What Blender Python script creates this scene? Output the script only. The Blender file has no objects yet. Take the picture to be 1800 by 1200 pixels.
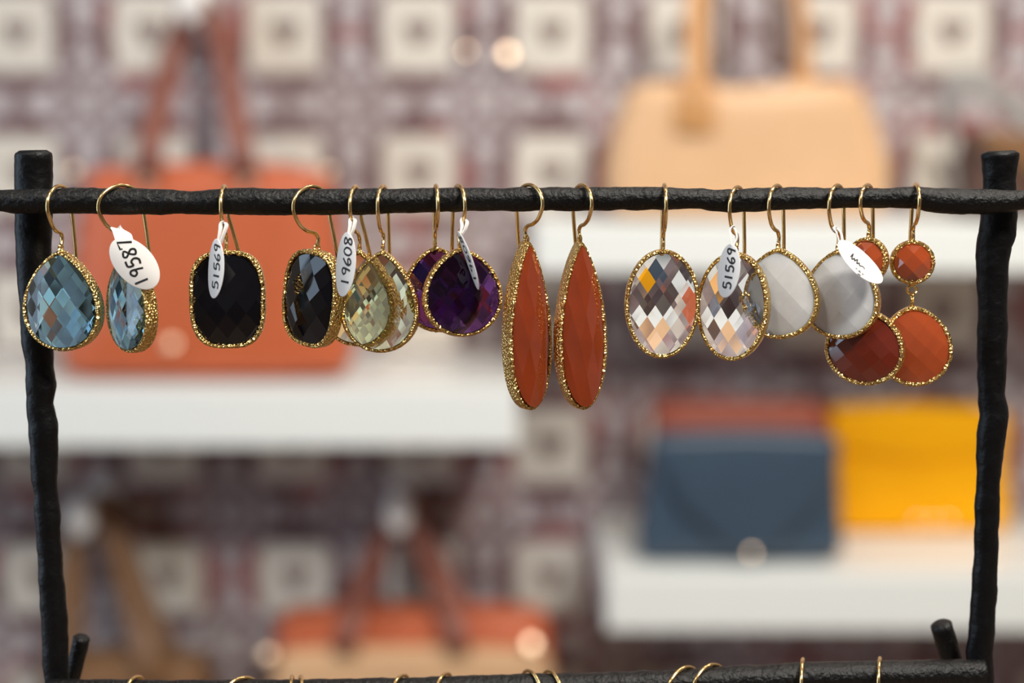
import bpy, bmesh, math, random
from mathutils import Vector, Matrix, noise
from mathutils.bvhtree import BVHTree

random.seed(7)
SC = bpy.context.scene
COL = SC.collection
R = math.radians

# ------------------------------------------------------------------ camera, light, exposure
CAM_POS = Vector((0.0, -0.305, 0.95))
PITCH = R(7.0)
FPX = 2500.0
cam_d = bpy.data.cameras.new('camera')
cam = bpy.data.objects.new('camera', cam_d)
COL.objects.link(cam)
cam.location = CAM_POS
cam.rotation_euler = (math.pi / 2 - PITCH, 0, 0)
cam_d.sensor_width = 36.0
cam_d.lens = 36.0 * FPX / 1800.0
cam_d.clip_start = 0.02
cam_d.dof.use_dof = True
cam_d.dof.focus_distance = 0.3055
cam_d.dof.aperture_fstop = 6.5
SC.camera = cam
FWD = Vector((0, math.cos(PITCH), -math.sin(PITCH)))
UPV = Vector((0, math.sin(PITCH), math.cos(PITCH)))


def P(px, py, Y):
    """photo pixel -> world point on the upright plane y = Y"""
    d = Vector(((px - 900) / FPX, 0, 0)) + UPV * (-(py - 600) / FPX) + FWD
    return CAM_POS + d * ((Y - CAM_POS.y) / d.y)


S = 0.000123            # metres per photo pixel at the jewellery stand
MM = 0.001

SC.view_settings.view_transform = 'Standard'
SC.view_settings.look = 'None'
SC.view_settings.gamma = 1.0
SC.view_settings.use_curve_mapping = False
SC.view_settings.exposure = 0.1
SC.cycles.max_bounces = 20
SC.cycles.transmission_bounces = 16
SC.cycles.glossy_bounces = 8
SC.cycles.transparent_max_bounces = 8
SC.cycles.caustics_refractive = False
SC.cycles.caustics_reflective = False
SC.cycles.sample_clamp_indirect = 6.0
SC.cycles.use_denoising = True

W = bpy.data.worlds.new('world')
SC.world = W
W.use_nodes = True
W.node_tree.nodes['Background'].inputs[0].default_value = (0.72, 0.82, 1.0, 1)
W.node_tree.nodes['Background'].inputs[1].default_value = 0.35


def area(name, loc, target, sx, sy, power, col, shape='RECTANGLE', spread=math.pi):
    l = bpy.data.lights.new(name, 'AREA')
    l.shape = shape
    l.size = sx
    l.size_y = sy
    l.energy = power
    l.color = col
    l.spread = spread
    o = bpy.data.objects.new(name, l)
    COL.objects.link(o)
    o.location = loc
    o.rotation_euler = (Vector(target) - Vector(loc)).to_track_quat('-Z', 'Y').to_euler()
    return o


# daylight in the left shop window, ceiling lamps over the shelves and counter, an added front fill
area('window_daylight', (-2.45, -0.35, 1.3), (0, -0.35, 1.1), 2.0, 2.2, 36, (0.60, 0.79, 1.0))
LAMPS = []
for loc, aim, d, power, col in (((-0.75, 0.75, 2.6), (-0.6, 1.9, 0.9), 0.3, 1.5, (1.0, 0.88, 0.74)),
                                ((0.35, 0.6, 2.6), (0.35, 1.9, 0.9), 0.3, 8, (1.0, 0.925, 0.82)),
                                ((1.15, 0.6, 2.6), (0.95, 1.9, 0.9), 0.3, 15, (1.0, 0.925, 0.82)),
                                ((0.25, -0.35, 2.6), (0.0, 0, 0.9), 0.35, 11, (1.0, 0.93, 0.84)),
                                ((-0.9, -1.3, 2.6), (-0.2, 0.6, 0.9), 0.35, 11, (1.0, 0.95, 0.85)),
                                ((1.0, -1.3, 2.6), (0.4, 0.8, 0.9), 0.35, 58, (1.0, 0.955, 0.88))):  # front-right fill, added to brighten the wall under the left shelf and gems
    area('ceiling_and_fill_lamp', loc, aim, d, d, power, col, 'DISK')
    LAMPS.append(Vector(loc))


# ------------------------------------------------------------------ node helpers
class E:
    """tiny expression wrapper over Math nodes"""
    nt = None

    def __init__(self, s):
        self.s = s

    @staticmethod
    def op(kind, *args):
        n = E.nt.nodes.new('ShaderNodeMath')
        n.operation = kind
        for i, a in enumerate(args):
            if isinstance(a, E):
                E.nt.links.new(a.s, n.inputs[i])
            else:
                n.inputs[i].default_value = a
        return E(n.outputs[0])

    def __add__(a, b): return E.op('ADD', a, b)
    def __sub__(a, b): return E.op('SUBTRACT', a, b)
    def __mul__(a, b): return E.op('MULTIPLY', a, b)
    def __rsub__(a, b): return E.op('SUBTRACT', b, a)
    def __truediv__(a, b): return E.op('DIVIDE', a, b)


def lt(a, b): return E.op('LESS_THAN', a, b)
def gt(a, b): return E.op('GREATER_THAN', a, b)
def emin(a, b): return E.op('MINIMUM', a, b)
def emax(a, b): return E.op('MAXIMUM', a, b)
def eabs(a): return E.op('ABSOLUTE', a)


def mixc(nt, fac, a, b):
    n = nt.nodes.new('ShaderNodeMix')
    n.data_type = 'RGBA'
    for sock, v in ((n.inputs[0], fac), (n.inputs[6], a), (n.inputs[7], b)):
        if isinstance(v, E):
            nt.links.new(v.s, sock)
        elif hasattr(v, 'is_linked'):
            nt.links.new(v, sock)
        elif isinstance(v, (int, float)):
            sock.default_value = v
        else:
            sock.default_value = (*v, 1)
    return n.outputs[2]


def mat(name, base, rough=0.5, metal=0.0, spec=0.5, trans=0.0, ior=1.5, bump=0.0, bscale=500.0, bdetail=3.0,
        vary=0.0, vscale=200.0, sss=0.0, sss_r=(1, 0.4, 0.2), sss_scale=0.002, voronoi=False, coat=0.0, dist=0.001):
    m = bpy.data.materials.new(name)
    m.use_nodes = True
    nt = m.node_tree
    b = nt.nodes['Principled BSDF']
    b.inputs['Base Color'].default_value = (*base, 1)
    b.inputs['Roughness'].default_value = rough
    b.inputs['Metallic'].default_value = metal
    b.inputs['Specular IOR Level'].default_value = spec
    b.inputs['Transmission Weight'].default_value = trans
    b.inputs['IOR'].default_value = ior
    b.inputs['Coat Weight'].default_value = coat
    if sss:
        b.inputs['Subsurface Weight'].default_value = sss
        b.inputs['Subsurface Radius'].default_value = sss_r
        b.inputs['Subsurface Scale'].default_value = sss_scale
    tc = nt.nodes.new('ShaderNodeTexCoord')
    if bump:
        if voronoi:
            t = nt.nodes.new('ShaderNodeTexVoronoi')
            t.inputs['Scale'].default_value = bscale
            out = t.outputs['Distance']
        else:
            t = nt.nodes.new('ShaderNodeTexNoise')
            t.inputs['Scale'].default_value = bscale
            t.inputs['Detail'].default_value = bdetail
            out = t.outputs['Fac']
        nt.links.new(tc.outputs['Object'], t.inputs['Vector'])
        bp = nt.nodes.new('ShaderNodeBump')
        bp.inputs['Strength'].default_value = bump
        bp.inputs['Distance'].default_value = dist
        nt.links.new(out, bp.inputs['Height'])
        nt.links.new(bp.outputs[0], b.inputs['Normal'])
    if vary:
        t = nt.nodes.new('ShaderNodeTexNoise')
        t.inputs['Scale'].default_value = vscale
        t.inputs['Detail'].default_value = 3
        nt.links.new(tc.outputs['Object'], t.inputs['Vector'])
        lo = tuple(c * (1 - vary) for c in base)
        hi = tuple(min(1, c * (1 + vary)) for c in base)
        nt.links.new(mixc(nt, E(t.outputs['Fac']), lo, hi), b.inputs['Base Color'])
    return m


M = {}
M['iron'] = mat('black_iron', (0.003, 0.003, 0.003), 0.40, 0.0, 0.30, bump=0.9, bscale=1000, bdetail=6, vary=0.5, vscale=300, dist=0.0005)
M['iron_post'] = mat('black_iron_post', (0.003, 0.003, 0.0035), 0.42, 0.0, 0.22, bump=0.6, bscale=700, bdetail=5, vary=0.4, vscale=300, dist=0.0004)
M['gold'] = mat('hammered_gold', (0.83, 0.56, 0.20), 0.22, 1.0, bump=0.9, bscale=1700, voronoi=True, vary=0.15, vscale=800, dist=0.0005)
M['wire'] = mat('gold_wire', (0.80, 0.55, 0.24), 0.20, 1.0, bump=0.1, bscale=1500, dist=0.0001)
M['topaz'] = mat('blue_topaz', (0.30, 0.61, 0.79), 0.0, trans=1.0, ior=1.62)
M['onyx'] = mat('black_stone', (0.004, 0.004, 0.006), 0.03, spec=0.6)
M['green'] = mat('green_amethyst', (0.87, 0.94, 0.76), 0.0, trans=1.0, ior=1.55)
M['amethyst'] = mat('amethyst', (0.15, 0.04, 0.23), 0.0, trans=1.0, ior=1.55)
M['crystal'] = mat('rock_crystal', (0.97, 0.97, 0.98), 0.0, trans=1.0, ior=1.55)
M['carnelian'] = mat('carnelian', (0.25, 0.038, 0.010), 0.04, spec=1.0, vary=0.35, vscale=110, sss=0.2, sss_r=(1, 0.3, 0.1), sss_scale=0.003)
M['carnelian_light'] = mat('carnelian_light', (0.40, 0.072, 0.02), 0.04, spec=1.0, vary=0.25, vscale=110, sss=0.3, sss_r=(1, 0.3, 0.1), sss_scale=0.003)
M['carnelian_deep'] = mat('carnelian_deep', (0.17, 0.022, 0.010), 0.04, spec=1.0, vary=0.3, vscale=110, sss=0.15, sss_r=(1, 0.3, 0.1), sss_scale=0.003)
M['moonstone'] = mat('moonstone', (0.90, 0.89, 0.88), 0.15, spec=0.5, trans=0.12, vary=0.16, vscale=250, sss=0.6, sss_r=(0.9, 0.9, 1.0), sss_scale=0.003)
M['paper'] = mat('tag_paper', (0.90, 0.87, 0.84), 0.6, bump=0.1, bscale=3000, dist=0.0001)
M['ink'] = mat('ink', (0.012, 0.012, 0.014), 0.6)
M['shelf'] = mat('white_lacquer', (0.84, 0.87, 0.85), 0.35, bump=0.05, bscale=30)
M['orange'] = mat('orange_leather', (0.56, 0.125, 0.045), 0.42, bump=0.3, bscale=350, vary=0.12, vscale=12)
M['orange_dark'] = mat('russet_leather', (0.24, 0.085, 0.06), 0.45, bump=0.3, bscale=350, vary=0.1, vscale=15)
M['tan'] = mat('tan_leather', (0.72, 0.45, 0.25), 0.45, bump=0.3, bscale=350, vary=0.12, vscale=10)
M['tan_dark'] = mat('caramel_leather', (0.55, 0.27, 0.09), 0.45, bump=0.3, bscale=350)
M['cognac'] = mat('cognac_leather', (0.22, 0.11, 0.05), 0.45, bump=0.3, bscale=350)
M['brown'] = mat('brown_leather', (0.22, 0.11, 0.045), 0.45, bump=0.3, bscale=350, vary=0.2, vscale=15)
M['dark_brown'] = mat('dark_brown_leather', (0.10, 0.05, 0.035), 0.4, bump=0.3, bscale=350, vary=0.2, vscale=15)
M['blue'] = mat('slate_blue_leather', (0.045, 0.076, 0.116), 0.36, bump=0.3, bscale=350, vary=0.1, vscale=12)
M['red'] = mat('brick_red_leather', (0.32, 0.065, 0.03), 0.42, bump=0.3, bscale=350, vary=0.1, vscale=12)
M['yellow'] = mat('yellow_leather', (1.0, 0.44, 0.0), 0.6, spec=0.2, bump=0.3, bscale=350, vary=0.06, vscale=12)
M['grey'] = mat('grey_webbing', (0.28, 0.27, 0.26), 0.8, bump=0.5, bscale=600, vary=0.2, vscale=60)
M['brass'] = mat('polished_brass', (0.95, 0.72, 0.52), 0.38, 1.0, bump=0.02, bscale=60)
M['white_enamel'] = mat('white_enamel', (0.85, 0.84, 0.82), 0.3, bump=0.03, bscale=60)
M['plaster'] = mat('plaster', (0.34, 0.31, 0.29), 0.8, bump=0.1, bscale=60)
M['ceiling'] = mat('ceiling_paint', (0.45, 0.43, 0.40), 0.8, bump=0.1, bscale=60)
M['floor'] = mat('wood_floor', (0.16, 0.10, 0.06), 0.5, bump=0.1, bscale=40, vary=0.25, vscale=6)
M['wood'] = mat('dark_wood', (0.12, 0.075, 0.045), 0.45, bump=0.2, bscale=80, vary=0.25, vscale=14)

# wallpaper: ikat print of cream squares, maroon bars, lilac ground
YW = 1.95
tile_x = P(970, 60, YW).x - P(735, 60, YW).x
tx0 = P(970, 60, YW).x
tz0 = P(970, 58, YW).z
tile_z = (P(970, 58, YW).z - P(970, 1015, YW).z) / 4.0


def wallpaper():
    m = bpy.data.materials.new('wallpaper')
    m.use_nodes = True
    nt = m.node_tree
    E.nt = nt
    b = nt.nodes['Principled BSDF']
    b.inputs['Roughness'].default_value = 0.75
    geo = nt.nodes.new('ShaderNodeTexCoord')
    sep = nt.nodes.new('ShaderNodeSeparateXYZ')
    nt.links.new(geo.outputs['Object'], sep.inputs[0])

    def ntex(scale, detail=2.0, sock='Fac'):
        n = nt.nodes.new('ShaderNodeTexNoise')
        n.inputs['Scale'].default_value = scale
        n.inputs['Detail'].default_value = detail
        nt.links.new(geo.outputs['Object'], n.inputs['Vector'])
        return E(n.outputs[sock])
    wob = (ntex(45) - 0.5) * 0.05
    wob2 = (ntex(60, 3) - 0.5) * 0.05
    fu = E.op('FRACT', (E(sep.outputs[0]) - tx0) / tile_x + 100.5) - 0.5 + wob
    fv = E.op('FRACT', (E(sep.outputs[2]) - tz0) / tile_z + 100.5) - 0.5 + wob2
    au, av = eabs(fu), eabs(fv)
    mx, mn = emax(au, av), emin(au, av)
    n1, n2, n3 = ntex(28), ntex(70), ntex(7)
    cream, lilac, pale, maroon, dark = (0.68, 0.64, 0.57), (0.40, 0.35, 0.38), (0.60, 0.56, 0.56), (0.105, 0.036, 0.036), (0.11, 0.05, 0.045)
    col = mixc(nt, n1, lilac, pale)
    # spotted maroon in the ground
    col = mixc(nt, gt(n2, 0.54) * 0.5, col, maroon)
    # bars round each square
    bar = gt(mx, 0.285) * lt(mx, 0.405) * lt(mn, 0.245)
    blob = gt(mn, 0.12) * lt(mn, 0.27) + lt(mn, 0.04)
    amount = bar * emin((blob * 0.3 + 0.75) * (n1 * 1.2 + 0.45), 1.0)
    red = mixc(nt, gt(n3, 0.55) * 0.6, maroon, (0.34, 0.07, 0.06))
    col = mixc(nt, amount, col, red)
    mid = gt(mx, 0.405) * lt(mn, 0.05) * 0.8
    col = mixc(nt, mid, col, red)
    dots = lt(eabs(mx - 0.42), 0.045) * lt(eabs(mn - 0.34), 0.05) * 0.75
    col = mixc(nt, dots, col, red)
    sq = lt(mx, 0.265)
    col = mixc(nt, sq, col, cream)
    # little heart in the middle of a square
    hw = 0.095 - eabs(fv + 0.0) * 0.25 + fv * 0.45
    heart = lt(au, hw) * lt(av, 0.08)
    col = mixc(nt, heart * 0.85, col, dark)
    nt.links.new(col, b.inputs['Base Color'])
    return m


M['wallpaper'] = wallpaper()


# ------------------------------------------------------------------ object helpers
def tag(o, label=None, cat=None, group=None, kind=None):
    if label: o['label'] = label
    if cat: o['category'] = cat
    if group: o['group'] = group
    if kind: o['kind'] = kind
    return o


def empty(name, loc, label, cat, group=None):
    o = bpy.data.objects.new(name, None)
    o.empty_display_size = 0.01
    COL.objects.link(o)
    o.location = loc
    return tag(o, label, cat, group)


def mesh(name, verts, faces, m, parent=None, smooth=True, world=True):
    """one mesh object; world=True: verts are world coordinates (parent only moved, never turned)"""
    off = parent.location if (parent is not None and world) else Vector((0, 0, 0))
    if parent is not None and world and parent.parent is not None:
        off = off + parent.parent.location
    me = bpy.data.meshes.new(name)
    me.from_pydata([tuple(Vector(v) - off) for v in verts], [], faces)
    me.validate()
    bm = bmesh.new()
    bm.from_mesh(me)
    bmesh.ops.recalc_face_normals(bm, faces=bm.faces)
    bm.to_mesh(me)
    bm.free()
    if smooth:
        me.polygons.foreach_set('use_smooth', [True] * len(me.polygons))
    me.materials.append(m)
    o = bpy.data.objects.new(name, me)
    COL.objects.link(o)
    if parent is not None:
        o.parent = parent
    return o


def catmull(pts, k=8, closed=False):
    out = []
    n = len(pts)
    rng = range(n) if closed else range(n - 1)
    for i in rng:
        g = (lambda j: pts[j % n]) if closed else (lambda j: pts[max(0, min(n - 1, j))])
        p0, p1, p2, p3 = g(i - 1), g(i), g(i + 1), g(i + 2)
        for s in range(k):
            t = s / k
            out.append(0.5 * ((2 * p1) + (p2 - p0) * t + (2 * p0 - 5 * p1 + 4 * p2 - p3) * t * t + (3 * p1 - p0 - 3 * p2 + p3) * t ** 3))
    if not closed:
        out.append(pts[-1])
    return out


def tube(path, rad, n=10, closed=False, ref=None, flat=1.0, caps=True, bumpy=None):
    """sweep: rad a number or list; flat squashes the second axis; returns verts, faces"""
    L = len(path)
    rads = rad if isinstance(rad, (list, tuple)) else [rad] * L
    verts, faces = [], []
    prev = ref
    for i, p in enumerate(path):
        a = path[(i - 1) % L] if closed else path[max(0, i - 1)]
        b = path[(i + 1) % L] if closed else path[min(L - 1, i + 1)]
        t = (b - a)
        t = t.normalized() if t.length > 1e-12 else Vector((0, 0, 1))
        if prev is None:
            prev = Vector((0, 1, 0)) if abs(t.y) < 0.9 else Vector((1, 0, 0))
        nrm = prev - t * prev.dot(t)
        nrm.normalize()
        prev = nrm
        bn = t.cross(nrm)
        for j in range(n):
            ang = 2 * math.pi * j / n
            q = nrm * (math.cos(ang) * rads[i]) + bn * (math.sin(ang) * rads[i] * flat)
            v = p + q
            if bumpy:
                v = v + q.normalized() * bumpy(v)
            verts.append(v)
    m = L if closed else L - 1
    for i in range(m):
        for j in range(n):
            i2, j2 = (i + 1) % L, (j + 1) % n
            faces.append((i * n + j, i * n + j2, i2 * n + j2, i2 * n + j))
    if not closed and caps:
        for base, s in ((0, -1), ((L - 1) * n, 1)):
            p = path[0] if s < 0 else path[-1]
            c = len(verts)
            verts.append(p)
            for j in range(n):
                faces.append((base + j, base + (j + 1) % n, c))
    return verts, faces


def join(*vf):
    V, F = [], []
    for v, f in vf:
        o = len(V)
        V += list(v)
        F += [tuple(i + o for i in q) for q in f]
    return V, F


def box(x0, x1, y0, y1, z0, z1):
    v = [Vector(p) for p in ((x0, y0, z0), (x1, y0, z0), (x1, y1, z0), (x0, y1, z0), (x0, y0, z1), (x1, y0, z1), (x1, y1, z1), (x0, y1, z1))]
    return v, [(0, 3, 2, 1), (4, 5, 6, 7), (0, 1, 5, 4), (1, 2, 6, 5), (2, 3, 7, 6), (3, 0, 4, 7)]


def bevelled(o, w, seg=3):
    md = o.modifiers.new('edge', 'BEVEL')
    md.width = w
    md.segments = seg
    md.limit_method = 'ANGLE'
    return o


def lerp_tab(tab, x):
    if x <= tab[0][0]: return tab[0][1:]
    for a, b in zip(tab, tab[1:]):
        if x <= b[0]:
            t = (x - a[0]) / (b[0] - a[0])
            t = t * t * (3 - 2 * t) * 0.5 + t * 0.5
            return tuple(p + (q - p) * t for p, q in zip(a[1:], b[1:]))
    return tab[-1][1:]


# ------------------------------------------------------------------ the room
X0, X1, YF = -2.4, 2.6, -3.2
tag(mesh('wall_back', *box(X0, X1, YW, YW + 0.1, 0, 2.8), M['wallpaper'], smooth=False), kind='structure')
tag(mesh('floor', *box(X0 - 0.1, X1 + 0.1, YF, YW + 0.1, -0.1, 0), M['floor'], smooth=False), kind='structure')
tag(mesh('ceiling', *box(X0 - 0.1, X1 + 0.1, YF, YW + 0.1, 2.8, 2.9), M['ceiling'], smooth=False), kind='structure')
tag(mesh('wall_right', *box(X1, X1 + 0.1, YF, YW, 0, 2.8), M['plaster'], smooth=False), kind='structure')
tag(mesh('wall_front', *box(X0, X1, YF - 0.1, YF, 0, 2.8), M['plaster'], smooth=False), kind='structure')
wl = join(box(X0 - 0.1, X0, YF, -1.35, 0, 2.8), box(X0 - 0.1, X0, 0.65, YW, 0, 2.8), box(X0 - 0.1, X0, -1.35, 0.65, 0, 0.2), box(X0 - 0.1, X0, -1.35, 0.65, 2.4, 2.8))
tag(mesh('wall_left', *wl, M['plaster'], smooth=False), kind='structure')
wf = join(*[box(X0 - 0.07, X0 - 0.02, y - 0.025, y + 0.025, 0.2, 2.4) for y in (-1.325, -0.35, 0.625)], box(X0 - 0.07, X0 - 0.02, -1.35, 0.65, 0.2, 0.25), box(X0 - 0.07, X0 - 0.02, -1.35, 0.65, 2.35, 2.4))
tag(mesh('window_1', *wf, M['white_enamel'], smooth=False), kind='structure')

# ------------------------------------------------------------------ shelves on the wall
YS = 1.60


def shelf(px0, px1, py_top, Yref, py_bot, label):
    zt = P(900, py_top, Yref).z
    zb = P(900, py_bot, YS).z
    x0, x1 = P(px0, py_bot, YS).x, P(px1, py_bot, YS).x
    o = mesh('wall_shelf', *box(x0, x1, YS, YW - 0.0005, zb, zt), M['shelf'], smooth=False)
    bevelled(o, 0.004)
    tag(o, label, 'shelf', 'white wall shelves')
    return zt


zL = shelf(-420, 912, 668, 1.66, 786, 'white floating shelf under the orange tote bag')
zU = shelf(938, 2200, 386, 1.70, 480, 'white floating shelf under the pale tan bag')
zR = shelf(1066, 2200, 990, 1.65, 1110, 'white floating shelf carrying the blue and yellow clutches')


# ------------------------------------------------------------------ bags
def slab(outline, y0, y1, puff=0.03, sub=4, k=5):
    """soft bag shape: outline px list at front plane y0 -> rounded solid from y0 to y1"""
    pts = [P(x, y, y0) for x, y in outline]
    pts = catmull_lin(pts, k)
    c = sum(pts, Vector()) / len(pts)
    D = y1 - y0
    rings = []
    prof = [(0.55, 0.0), (0.86, 0.02), (0.96, 0.08), (0.992, 0.2), (1.0, 0.38), (1.0, 0.62), (0.992, 0.8), (0.96, 0.92), (0.86, 0.98), (0.55, 1.0)]
    for s, t in prof:
        rings.append([Vector((c.x + (p.x - c.x) * s, y0 + D * t, c.z + (p.z - c.z) * s)) for p in pts])
    n = len(pts)
    V = [v for r in rings for v in r]
    F = []
    for i in range(len(rings) - 1):
        for j in range(n):
            F.append((i * n + j, i * n + (j + 1) % n, (i + 1) * n + (j + 1) % n, (i + 1) * n + j))
    for base, y in ((0, y0), ((len(rings) - 1) * n, y1)):
        q = len(V)
        V.append(Vector((c.x, y, c.z)))
        for j in range(n):
            F.append((base + j, base + (j + 1) % n, q))
    return V, F


def catmull_lin(pts, k):
    """subdivide a closed polygon with corners slightly rounded"""
    out = []
    n = len(pts)
    for i in range(n):
        a, b, c = pts[i - 1], pts[i], pts[(i + 1) % n]
        r = 0.18
        p, q = b + (a - b) * r, b + (c - b) * r
        for s in range(k + 1):
            t = s / k
            out.append(p * (1 - t) ** 2 + b * 2 * t * (1 - t) + q * t * t)
    return out


def strap(pts, width, thick, wdir=Vector((1, 0, 0))):
    """flat leather strap along world points"""
    path = catmull([Vector(p) for p in pts], 8)
    V, F = [], []
    L = len(path)
    for i, p in enumerate(path):
        t = (path[min(L - 1, i + 1)] - path[max(0, i - 1)]).normalized()
        w = wdir - t * wdir.dot(t)
        w.normalize()
        nn = t.cross(w)
        for a, b in ((-1, -1), (-0.92, -1.3), (0.92, -1.3), (1, -1), (1, 1), (0.92, 1.3), (-0.92, 1.3), (-1, 1)):
            V.append(p + w * (a * width / 2) + nn * (b * thick / 2))
    for i in range(L - 1):
        for j in range(8):
            F.append((i * 8 + j, i * 8 + (j + 1) % 8, (i + 1) * 8 + (j + 1) % 8, (i + 1) * 8 + j))
    F.append(tuple(range(8)))
    F.append(tuple((L - 1) * 8 + j for j in range(8)))
    return V, F


def dome(c, r, depth, axis=Vector((0, -1, 0)), n=16, rings=5):
    """shallow domed stud: base disc radius r at c, bulging along axis"""
    ax = axis.normalized()
    u = ax.orthogonal().normalized()
    w = ax.cross(u)
    V, F = [], []
    for i in range(rings):
        a = (math.pi / 2) * i / rings
        for j in range(n):
            g = 2 * math.pi * j / n
            V.append(c + (u * math.cos(g) + w * math.sin(g)) * (r * math.cos(a)) + ax * (depth * math.sin(a)))
    for i in range(rings - 1):
        for j in range(n):
            F.append((i * n + j, i * n + (j + 1) % n, (i + 1) * n + (j + 1) % n, (i + 1) * n + j))
    V.append(c + ax * depth)
    for j in range(n):
        F.append(((rings - 1) * n + j, (rings - 1) * n + (j + 1) % n, len(V) - 1))
    F.append(tuple(range(n)))
    return V, F


def stud(px, py, Y, r_px, parent, name='stud', depth=0.12, lamp=None):
    """flat polished snap, set slightly tilted towards the lamps"""
    k = 0.00076 * (Y + 0.305) / 1.905
    c = P(px, py, Y)
    ax = Vector((0, -1, 0.12))
    if lamp is not None:
        ax = (LAMPS[lamp] - c).normalized() + (CAM_POS - c).normalized()
    return mesh(name, *dome(c, r_px * k, r_px * k * depth, ax), M['brass'], parent)


def wall_hook(px, py, label, Yp=YW):
    """white enamelled hook: oval plate on the wall, peg with a knob"""
    c = P(px, py, YW)
    root = empty('wall_hook', c, label, 'hook', 'bag hooks on the wall')
    V, F = [], []
    n = 24
    for y, s in ((0.0, 1.0), (-0.008, 1.0), (-0.011, 0.9)):
        for j in range(n):
            a = 2 * math.pi * j / n
            V.append(c + Vector((0.024 * s * math.cos(a), y - 0.0005, 0.042 * s * math.sin(a))))
    for i in range(2):
        for j in range(n):
            F.append((i * n + j, i * n + (j + 1) % n, (i + 1) * n + (j + 1) % n, (i + 1) * n + j))
    F += [tuple(range(n)), tuple(range(2 * n, 3 * n))]
    mesh('plate', V, F, M['white_enamel'], root)
    pth = catmull([c + Vector(p) for p in ((0, -0.011, 0.005), (0, -0.045, 0.0), (0, -0.095, 0.0), (0, -0.125, 0.004))], 6)
    mesh('peg', *tube(pth, 0.007, 12), M['white_enamel'], root)
    kn = pth[-1]
    Vk, Fk = join(dome(kn, 0.021, 0.012, Vector((0, -1, 0.15))), dome(kn, 0.021, 0.010, Vector((0, 1, -0.15))))
    Vk = [Vector((v.x, v.y, kn.z + (v.z - kn.z) * 1.6)) for v in Vk]
    mesh('knob', Vk, Fk, M['white_enamel'], root)
    return c + Vector((0, -0.06, 0.010))


# --- orange tote on the left shelf, handle looped over a wall hook
top = wall_hook(366, 24, 'white wall hook holding the handle of the orange tote')
t = empty('tote_bag', Vector((P(352, 668, 1.66).x, 1.70, zL)), 'large orange leather tote bag standing on the left white shelf', 'bag')
yb = 1.64
mesh('body', *slab([(140, 296), (300, 284), (430, 284), (568, 300), (596, 480), (614, 664), (350, 668), (92, 664), (112, 480)], yb, 1.78), M['orange'], t)
apex = top
for dx, base, yb2 in ((-0.012, 1, 1.641), (0.0, 2, 1.72)):
    a = P(258, 320, yb2)
    b = P(436, 320, yb2)
    hd = mesh('handle', *strap([a, a + (Vector((-0.030, apex.y, apex.z)) - a) * 0.0 + Vector((0.012, 0.0, 0.07)), Vector((apex.x - 0.032, apex.y - 0.02 + base * 0.012, apex.z - 0.05)),
                           Vector((apex.x, apex.y - 0.02 + base * 0.012, apex.z + 0.004)),
                           Vector((apex.x + 0.030, apex.y - 0.02 + base * 0.012, apex.z - 0.05)), b + Vector((-0.012, 0, 0.07)), b], 0.034, 0.005), M['orange_dark'], t)
    if base == 1: hd0 = hd
for px_ in (258, 436):
    stud(px_, 318, 1.636, 10, hd0, 'handle_rivet')
stud(128, 300, 1.645, 9, t, 'corner_snap', lamp=4)
stud(576, 302, 1.645, 8, t, 'corner_snap', lamp=4)
stud(300, 604, 1.634, 11, t, 'clasp', lamp=4)

# --- pale tan bag on the upper right shelf
t = empty('handbag', Vector((P(1320, 386, 1.7).x, 1.72, zU)), 'pale tan leather handbag with rounded shoulders on the upper white shelf', 'bag')
mesh('body', *slab([(1082, 384), (1064, 310), (1078, 235), (1104, 158), (1140, 140), (1230, 142), (1300, 152), (1390, 142), (1490, 138), (1528, 158), (1560, 235), (1580, 310), (1562, 384), (1320, 387)], 1.66, 1.80), M['tan'], t)
mesh('strap_tab', *strap([P(1220, 230, 1.655), P(1222, 180, 1.656), P(1224, 146, 1.672)], 0.052, 0.006), M['tan_dark'], t)
hz = P(1300, -90, 1.75).z
mesh('handle', *strap([P(1222, 180, 1.652), P(1224, 120, 1.665), P(1226, 0, 1.69), P(1240, -70, 1.70), P(1300, -110, 1.70), P(1376, -70, 1.70), P(1398, 0, 1.70), P(1408, 110, 1.69), P(1412, 160, 1.685)], 0.030, 0.006), M['tan_dark'], t)
mesh('handle', *strap([P(1236, 170, 1.76), P(1238, 20, 1.74), P(1250, -50, 1.73), P(1300, -85, 1.72), P(1356, -50, 1.70), P(1376, 20, 1.68), P(1378, 128, 1.668)], 0.034, 0.006), M['dark_brown'], t)

# --- brown bag with grey strap at the right edge of the upper shelf
t = empty('handbag', Vector((P(1850, 386, 1.7).x, 1.74, zU)), 'dark brown handbag with wide grey strap at the right end of the upper shelf', 'bag')
mesh('body', *slab([(1700, 385), (1716, 300), (1736, 226), (1800, 236), (1900, 232), (1980, 226), (2010, 300), (2030, 385)], 1.66, 1.80), M['dark_brown'], t)
mesh('flap', *slab([(1726, 262), (1736, 224), (1800, 232), (1900, 230), (1982, 224), (1994, 262), (1870, 330)], 1.648, 1.664), M['brown'], t)
mesh('strap', *strap([P(1690, 380, 1.72), P(1668, 250, 1.73), P(1680, 150, 1.74), P(1730, 150, 1.74), P(1800, 205, 1.74), P(1880, 235, 1.74)], 0.036, 0.006, Vector((0, 0.5, 1))), M['grey'], t)

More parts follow.
